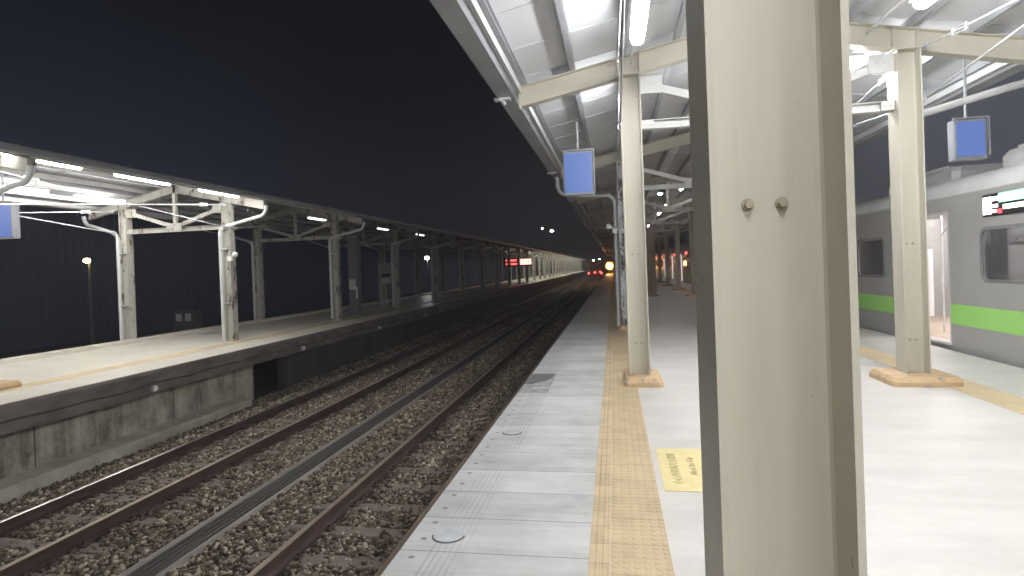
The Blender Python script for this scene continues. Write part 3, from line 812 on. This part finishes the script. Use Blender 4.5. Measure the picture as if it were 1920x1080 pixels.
def patch():
    root = empty('drain_cover', (-1.0, 7.1, 0)); tag(root, 'dark cracked cover plate at the platform edge near the slim cream column', 'drain cover')
    def poly(pts, z0, z1, name, mat):
        n = len(pts); mb = MB(); mb.add([(x+1.0, y-7.1, z) for z in (z0, z1) for x, y in pts],
            [tuple(range(n-1, -1, -1)), tuple(range(n, 2*n))]+[(i, (i+1) % n, n+(i+1) % n, n+i) for i in range(n)]); return mb.build(name, mat, root)
    poly([(-1.14, 6.62), (-.80, 6.62), (-.80, 7.78), (-1.14, 7.78)], .0005, .004, 'worn_patch', 'patch_edge')
    poly([(-1.13, 7.10), (-1.05, 7.08), (-1.0, 7.16), (-.93, 7.24), (-.88, 7.32), (-.83, 7.46), (-.82, 7.72), (-1.13, 7.72)], .0042, .008, 'cover_plate', 'patch')
    poly([(-.99, 6.76), (-.84, 6.78), (-.84, 6.88), (-.99, 6.86)], .0042, .009, 'pale_bar', 'disc')
patch()
for y, wd in zip((8.6, 13.4, 18.2, 23.0), ('nearest', 'second nearest', 'third nearest', 'farthest')):
    root = empty('edge_reflector', (-7.74, y, LZ-.31)); tag(root, wd+' small round white reflector low on the opposite platform edge', 'reflector', 'small white reflectors along the opposite platform edge')
    MB().disc((0, 0, 0), .05, .03, 'x', 12).build('lens', 'white_plastic', root); MB().box(-.05, 0, -.05, .05, -.06, .05, .01).build('bracket', 'galv', root)
def notice_post():
    r = empty('notice_post', (-9.25, 19.7, LZ)); tag(r, 'thick dark post with a pale paper notice on the opposite platform', 'post')
    MB().box(-.17, .17, -.17, .17, 0, 3.15, .02).build('post', 'dark_post', r)
    MB().box(-.15, .10, -.185, -.172, .95, 1.32).build('notice', 'notice', r); MB().box(.10, .17, -.185, -.172, .62, 1.05).build('side_notice', 'notice', r)
notice_post()
def board():
    r = empty('notice_board', (-10.2, 25, LZ)); tag(r, 'grey notice board on two legs on the opposite platform', 'notice board')
    for s in (-1, 1): MB().box(s*.30-.07, s*.30+.07, -.05, .05, 0, 2.0, .01).build('leg', 'worn_grey', r)
    MB().box(-.23, .23, -.04, .04, 1.0, 1.95).build('panel', 'worn_grey', r); MB().box(-.21, .21, -.052, -.041, 1.34, 1.46).build('shelf_gap', 'black', r)
    MB().box(-.21, .21, -.056, -.041, 1.05, 1.28).build('lower_sheet', 'notice', r)
    MB().tube([(-.02, 0, .0), (-.05, 0, 1.0)], .03, 8).build('middle_post', 'white_steel', r)
board()
def thick_post():
    r = empty('thick_post', (1.62, 26.0, 0)); tag(r, 'thick brown grey post in the middle of the nearer platform', 'post')
    MB().box(-.19, .19, -.2, .2, 0, 3.0, .02).build('post', 'brown_post', r); MB().box(-.3, .3, -.28, .28, 0, .05, .02).build('base', 'brown_post', r)
thick_post()

# red LED board on the opposite platform
def led_board():
    r = empty('train_time_board', (-9.3, 56.5, 2.05)); tag(r, 'red glowing train time board hanging over the opposite platform', 'display board')
    MB().box(-1.35, 1.35, 0, .25, -.42, .42, .02).build('case', 'black', r)
    rng = random.Random(8); mb = MB()
    for z0, z1 in ((.06, .26), (-.30, -.10)):
        x = -1.2
        while x < -.05:
            w = rng.uniform(.05, .1); mb.box(x, x+w, -.012, -.004, z0+rng.uniform(0, .03), z1); x += w+.02
    mb.build('red_text', 'led_red_hot', r)
    mb = MB(); x = .1
    while x < 1.2: mb.box(x, x+.2, -.012, -.004, -.28, .28); x += .26
    mb.build('clock_digits', emis('clock_led', (1, .5, .4), 3), r)
    for q in (-1, 1): MB().tube([(q, .1, .42), (q, .1, 1.3)], .03, 8).build('hanger', 'dark_post', r)
led_board()

# ================================================================ TRAIN AT THE RIGHT
def train():
    root = empty('passenger_train', (6.4, -6, -1.15)); tag(root, 'grey passenger train with a bright green stripe standing at the right platform', 'train')
    X0, X1 = 5.0, 7.8
    def carriage(y0, led, red):
        Lc = 20.0; zb, zf = -.15, .06
        ops = []   # openings on the near side: (ya, yb, z0, z1, kind)
        for c in (3.4, 9.9, 16.4): ops.append((y0+c-.65, y0+c+.65, zf+.02, 2.06, 'door'))
        for a, b in ((.7, 1.85), (4.95, 6.55), (6.8, 8.4), (11.4, 13.1), (13.35, 14.97), (17.9, 19.06)): ops.append((y0+a, y0+b, 1.04, 1.74, 'win'))
        ops.sort()
        body = MB(); t = .06
        def side(x0, x1, openings):
            y = y0+.05
            for (a, b, z0, z1, k) in openings:
                if a > y: body.box(x0, x1, y, a, zb, 2.28)
                body.box(x0, x1, a, b, z1, 2.28); body.box(x0, x1, a, b, zb, z0); y = b
            body.box(x0, x1, y, y0+Lc-.05, zb, 2.28)
        side(X0, X0+t, ops); side(X1-t, X1, [(a, b, z0, z1, k) for a, b, z0, z1, k in ops if k == 'win'])
        for yy in (y0+.05, y0+Lc-.13): body.box(X0+t, X1-t, yy, yy+.08, zb, 2.28)
        car = body.build('carriage', 'train_grey', root); car.matrix_parent_inverse = Matrix.Translation((-6.4, 6, 1.15))
        # curved roof
        rf = MB(); pr = []
        for k in range(0, 15):
            a = math.pi*k/14; cx = (X0+X1)/2; w = 1.4
            pr.append((cx-w*math.copysign(abs(math.cos(a))**.45, math.cos(a)), 2.28+.34*math.sin(a)**.7))
        n = len(pr); vs = [(x, yy, z) for yy in (y0+.05, y0+Lc-.05) for x, z in pr]
        rf.add(vs, [(i, i+1, n+i+1, n+i) for i in range(n-1)], True); rf.add(vs, [tuple(range(n-1, -1, -1)), tuple(range(n, 2*n))])
        rf.build('roof', 'train_roof', car)
        for a, b in ((1.2, 4.5), (6.5, 9.6), (11.0, 15.5), (16.6, 19)):
            u = MB(); u.box(5.55, 7.25, y0+a, y0+b, 2.55, 2.86, .09); u.box(5.62, 5.68, y0+a+.3, y0+b-.3, 2.862, 2.90)
            u.build('roof_unit', 'train_roof', car)
        # stripe and skirt
        doors = [(a, b) for a, b, z0, z1, k in ops if k == 'door']
        st = MB(); y = y0+.05
        for a, b in doors: st.box(X0-.004, X0-.001, y, a, .365, .665); y = b
        st.box(X0-.004, X0-.001, y, y0+Lc-.05, .365, .665)
        st.build('stripe', 'train_green', car)
        sk = MB(); sk.box(X0+.02, X1-.02, y0+.1, y0+Lc-.1, -1.0, zb); sk.build('skirt', 'black', car)
        # interior
        it = MB(); it.box(X0+t, X1-t, y0+.13, y0+Lc-.13, zf-.08, zf); it.build('floor', simple('train_floor', (.42, .34, .26), .5), car)
        it = MB(); it.box(X0+t, X1-t, y0+.13, y0+Lc-.13, 2.17, 2.20)
        for a, b in ((.7, 2.2), (4.95, 8.4), (11.4, 14.97), (17.9, 19.1)): pass
        it.build('ceiling', 'train_white', car)
        lt = MB()
        for q in (5.75, 7.0): lt.box(q, q+.12, y0+.6, y0+Lc-.6, 2.14, 2.168)
        lt.build('ceiling_light', 'train_light', car)
        fw = MB(); y = y0+.14
        for a, b, z0, z1, k in ops:
            if k != 'win': continue
            if a > y: fw.box(X1-t-.04, X1-t-.002, y, a, zf, 2.16)
            fw.box(X1-t-.04, X1-t-.002, a, b, zf, z0); fw.box(X1-t-.04, X1-t-.002, a, b, z1, 2.16); y = b
        fw.box(X1-t-.04, X1-t-.002, y, y0+Lc-.14, zf, 2.16); fw.build('inner_wall', 'train_white', car)
        # end-of-seat screens, seats
        for a, b in ((.8, 2.4), (4.6, 8.7), (11.1, 15.2), (17.6, 19.3)):
            s_ = MB()
            for xs, bx in ((X0+.12, X0+.12), (X1-.62, X1-.2)):
                s_.box(xs, xs+.46, y0+a, y0+b, zf+.34, zf+.44, .03)
                s_.box(bx, bx+.08, y0+a, y0+b, zf+.44, zf+.86, .02)
            s_.build('seat', 'seat_fabric', car)
            pn = MB()
            for yy in (y0+a-.05, y0+b+.02):
                for xs in (X0+.10, X1-.68): pn.box(xs, xs+.56, yy, yy+.03, zf+.25, zf+1.45, .012)
            pn.build('seat_screen', 'train_white', car)
        for c in (3.4, 9.9, 16.4):
            hr = MB()
            for q in (-.78, .78):
                hr.tube([(X0+.62, y0+c+q, zf), (X0+.62, y0+c+q, 2.15)], .018, 8); hr.tube([(X1-.7, y0+c+q, zf), (X1-.7, y0+c+q, 2.15)], .018, 8)
                hr.tube([(X0+.62, y0+c+q, 1.75), (X0+.62, y0+c+q*.6, 1.92), (X0+.62, y0+c+q*.3, 1.95)], .014, 8)
            for k in range(7):
                yy = y0+c-.6+k*.2; hr.tube([(6.4+.1*math.cos(t2), yy, 1.68+.1*math.sin(t2)) for t2 in [i*math.pi/5 for i in range(11)]], .012, 6); hr.box(6.38, 6.42, yy-.008, yy+.008, 1.78, 2.1)
            hr.tube([(6.4, y0+c-1, 2.08), (6.4, y0+c+1, 2.08)], .016, 8)
            hr.build('handrail', 'galv', car)
            # far door
            fd = MB(); fd.box(X1-t-.075, X1-t-.045, y0+c-.6, y0+c+.6, zf, 1.98)
            fo = fd.build('far_door', 'train_white', car)
            fg = MB()
            for q in (-.3, .3): fg.box(X1-t-.082, X1-t-.078, y0+c+q-.2, y0+c+q+.2, .95, 1.72)
            # doorway frame
            df = MB(); a, b = y0+c-.65, y0+c+.65
            for yy in (a, b-.05): df.box(X0+.005, X0+.10, yy, yy+.05, zf+.02, 2.02)
            df.box(X0+.005, X0+.10, a, b, 2.02, 2.06); df.box(X0-.06, X0+.10, a, b, zf-.02, zf+.018)
            df.build('door_frame', 'train_white', car)
            # open leaves slid behind the skin
            for q in (-1, 1):
                dl = MB(); yy = y0+c+q*1.22; dl.box(X0+.065, X0+.09, yy-.6, yy+.6, zf+.03, 2.0); 
                dl.build('door', 'train_grey', car)
            # lamp and side light over the doorway
            lmp = MB(); lmp.box(X0-.03, X0, y0+c-.06, y0+c+.06, 2.12, 2.17, .01); lmp.build('door_lamp', 'led_red' if red else 'white_plastic', car)
        # windows
        for (a, b, z0, z1, k) in ops:
            if k != 'win': continue
            for xa, sgn in ((X0, 1), (X1, -1)):
                fr = MB(); w = .045; r = .10; o_ = []; i_ = []
                for cx, cz, st_ in ((b-r, z1-r, 0), (a+r, z1-r, 1), (a+r, z0+r, 2), (b-r, z0+r, 3)):
                    for q in range(6):
                        an = math.pi/2*(st_+q/5)
                        o_.append((cx+(r+.03)*math.cos(an), cz+(r+.03)*math.sin(an))); i_.append((cx+(r-.015)*math.cos(an), cz+(r-.015)*math.sin(an)))
                n = len(o_); x_out = xa-sgn*.006; x_in = xa+sgn*.02
                vs = [(x_out, p, q) for p, q in o_]+[(x_out, p, q) for p, q in i_]+[(x_in, p, q) for p, q in i_]+[(x_in, p, q) for p, q in o_]
                fs = []
                for i in range(n):
                    j = (i+1) % n
                    fs += [(i, j, n+j, n+i), (n+i, n+j, 2*n+j, 2*n+i), (2*n+i, 2*n+j, 3*n+j, 3*n+i), (3*n+i, 3*n+j, j, i)]
                fr.add(vs, fs)
                fo = fr.build('window_frame', 'win_frame', car)
                g = MB(); g.add([(xa+sgn*.012, p, q) for p, q in i_]+[(xa+sgn*.018, p, q) for p, q in i_], [tuple(range(n)), tuple(range(2*n-1, n-1, -1))])
                g.build('window_pane', 'glass', car)
        # destination display
        for ya in led:
            d = MB(); d.box(X0-.012, X0+.0, y0+ya-1.3, y0+ya, 1.90, 2.20, .01) ; dd = d.build('display', 'black', car)
            x = X0-.018
            def blk(a, b, z0, z1, m, nm='display_text'):
                q = MB(); q.box(x, x+.005, y0+ya-b, y0+ya-a, z0, z1, 0); q.build(nm, m, car)
            if red:
                blk(.1, 1.2, 1.95, 2.15, 'led_red_hot')
            else:
                q = MB(); q.box(x, x+.005, y0+ya-.19, y0+ya-.02, 1.93, 2.16); q.build('route_symbol', 'led_white', car)
                blk(.21, .34, 2.10, 2.155, 'led_white'); blk(.20, .325, 2.01, 2.055, 'led_pink'); blk(.21, .30, 1.945, 1.985, 'led_pink')
                blk(.345, 1.22, 2.07, 2.19, 'led_green'); blk(.43, 1.2, 1.975, 2.035, 'led_pale'); blk(.33, .40, 1.93, 1.985, 'led_red')
        return car
    # carriage start so that one doorway is centred on y = 10.4
    s0 = 10.4-16.4
    carriage(s0, (14.9,), False)
    carriage(s0+20.5, (1.6, 7.2, 14.9), True)
    carriage(s0+41, (1.6, 7.2, 14.9), True)
    carriage(s0+61.5, (1.6, 7.2, 14.9), True)
    g = MB()
    for k in range(3): g.box(5.35, 7.45, s0+19.9+20.5*k, s0+20.6+20.5*k, .1, 2.2)
    o = g.build('gangway', 'black', root); o.matrix_parent_inverse = Matrix.Translation((-6.4, 6, 1.15))
train()
struct(MB().box(4.86, 12, -8, YE, -1.41, -1.36).build('train_side_bed', 'ballast_base'))

# far train end on the near track
def far_train():
    r = empty('departing_train', (-2.66+curve_x(118), 118, -1.15)); tag(r, 'distant dark train end with a row of red tail lights on the tracks', 'train')
    b = MB(); b.box(-1.4, 1.4, 0, 20, .25, 3.3, .25); b.build('body', 'train_red', r)
    MB().box(-.9, .9, -.02, .0, 1.9, 2.7).build('windscreen', 'black', r)
    for x, z in ((-1.2, 1.05), (0.05, 1.15), (1.1, 1.2), (1.35, .95)):
        MB().ball((x, -.05, z), .19, 12, (1, .4, 1)).build('tail_light', 'red_lamp', r)
far_train()
def signal(x, y, z):
    r = empty('platform_lamp', (x, y, 0)); tag(r, 'dazzling amber lamp on a short pole at the far end of the platform', 'lamp')
    MB().tube([(0, 0, 0), (0, 0, z)], .05, 8).build('pole', 'galv', r)
    MB().ball((0, -.14, z), .40, 14).build('glass', 'amber', r); MB().disc((0, -.05, z), .62, -.04, 'y', 24).build('reflector', emis('orange_glow_disc', (1, .36, .08), 1.8), r); MB().box(-.25, .25, 0, .2, z-.25, z+.35, .03).build('housing', 'dark_post', r)  # self-lit disc behind the ball, added as the lamp's orange halo
signal(-.6, 92, 1.25)

# distant lamps, trees and buildings
def street_lamp(x, y, z, mat, label, grp, r=.22):
    o = empty('street_lamp', (x, y, -1.42)); tag(o, label, 'street lamp', grp)
    MB().tube([(0, 0, 0), (0, 0, z+1.42)], [.09, .05], 8).build('pole', 'dark_post', o)
    MB().ball((0, -.12, z+1.42), r, 12, (1, 1, .7)).build('lamp_head', mat, o)
street_lamp(-15.8, 48, 2.6, 'white_lamp', 'bright white lamp seen between posts of the opposite platform', None, .2)
street_lamp(-22.3, 21.5, 2.45, 'yellow_lamp', 'yellow lamp glowing in the dark behind the opposite platform', None, .14)
street_lamp(-17.5, 170, 12.0, 'white_lamp', 'tall twin white lamp mast beyond the opposite canopy', 'far lamp masts', .42)
street_lamp(-20.5, 172, 13.0, 'white_lamp', 'tall dim lamp mast left of the twin mast', 'far lamp masts', .22)
street_lamp(-7.0, 210, 3.2, 'white_lamp', 'low white lamp above the red tail lights', 'far lamp masts', .25)
street_lamp(-5.0, 215, 3.6, 'white_lamp', 'second low white lamp above the red tail lights', 'far lamp masts', .2)
def boxes():
    r = empty('equipment_box', (-17.4, 21.0, -1.42)); tag(r, 'pair of small pale plates on a cabinet behind the opposite platform', 'cabinet')
    MB().box(-.5, .5, 0, .5, 0, 1.6, .03).build('cabinet', 'dark_post', r)
    MB().box(-.35, -.08, -.02, -.003, 1.2, 1.5).build('plate', 'white_plastic', r); MB().box(.08, .34, -.02, -.003, 1.2, 1.5).build('plate', 'white_plastic', r)
boxes()
def boundary_wall():
    r = empty('boundary_wall', (-26, 0, -1.42)); tag(r, 'dark navy ribbed boundary wall running behind the opposite platform', 'wall')
    nv = simple('navy_wall_paint', (.062, .085, .155), .9, var=.12, scale=.15, stretch=(1, 1, .3), bs=.1)
    mb = MB(); pts = []
    y = -5.
    while y < 190: pts += [(0, y), (0, y+.22), (.02, y+.25), (.02, y+.40)]; y += .43
    n = len(pts); mb.add([(x, yy, z) for z in (0, 7.6) for x, yy in pts], [(i, i+1, n+i+1, n+i) for i in range(n-1)])
    mb.box(-.3, -.02, -5, 190, 0, 7.55)
    mb.build('panel', nv, r)
    MB().box(-.32, .10, -5.1, 190.1, 7.6, 7.72).build('coping', nv, r)
boundary_wall()
def building(x, y, w, d, h, label):
    r = empty('building', (x, y, -1.42)); tag(r, label, 'building', 'dark buildings beyond the station')
    MB().box(-w/2, w/2, 0, d, 0, h).build('wall', 'facade', r); MB().box(-w/2-.2, w/2+.2, -.2, d+.2, h, h+.4).build('roof', 'facade', r)
    n = int(w//3)
    for i in range(n):
        for k in range(int(h//3.2)):
            f = MB(); xx = -w/2+1.0+i*3; f.box(xx, xx+1.4, -.04, -.005, 1.1+k*3.2, 2.5+k*3.2); f.build('window', 'black', r)
building(12, 230, 30, 12, 12, 'dark building block closing the end of the tracks')
building(-36, 200, 24, 12, 9, 'wide dark building behind the lit end of the opposite canopy')
HAZE = 0.0023  # thin haze volume added to give the lamps bloom and lift the blacks
if HAZE:
    hz = MB().box(-120, 120, -30, 420, -3, 40).build('haze', 'black'); hz.data.materials.clear()
    m = bpy.data.materials.new('bloom_haze'); m.use_nodes = True; nt = m.node_tree; nt.nodes.clear()
    o = nt.nodes.new('ShaderNodeOutputMaterial'); v = nt.nodes.new('ShaderNodeVolumePrincipled'); v.inputs['Density'].default_value = HAZE
    v.inputs['Color'].default_value = (.86, .90, 1, 1); v.inputs['Anisotropy'].default_value = .3
    nt.links.new(v.outputs[0], o.inputs['Volume']); hz.data.materials.append(m); hz['kind'] = 'stuff'
print('objects', len(bpy.data.objects))
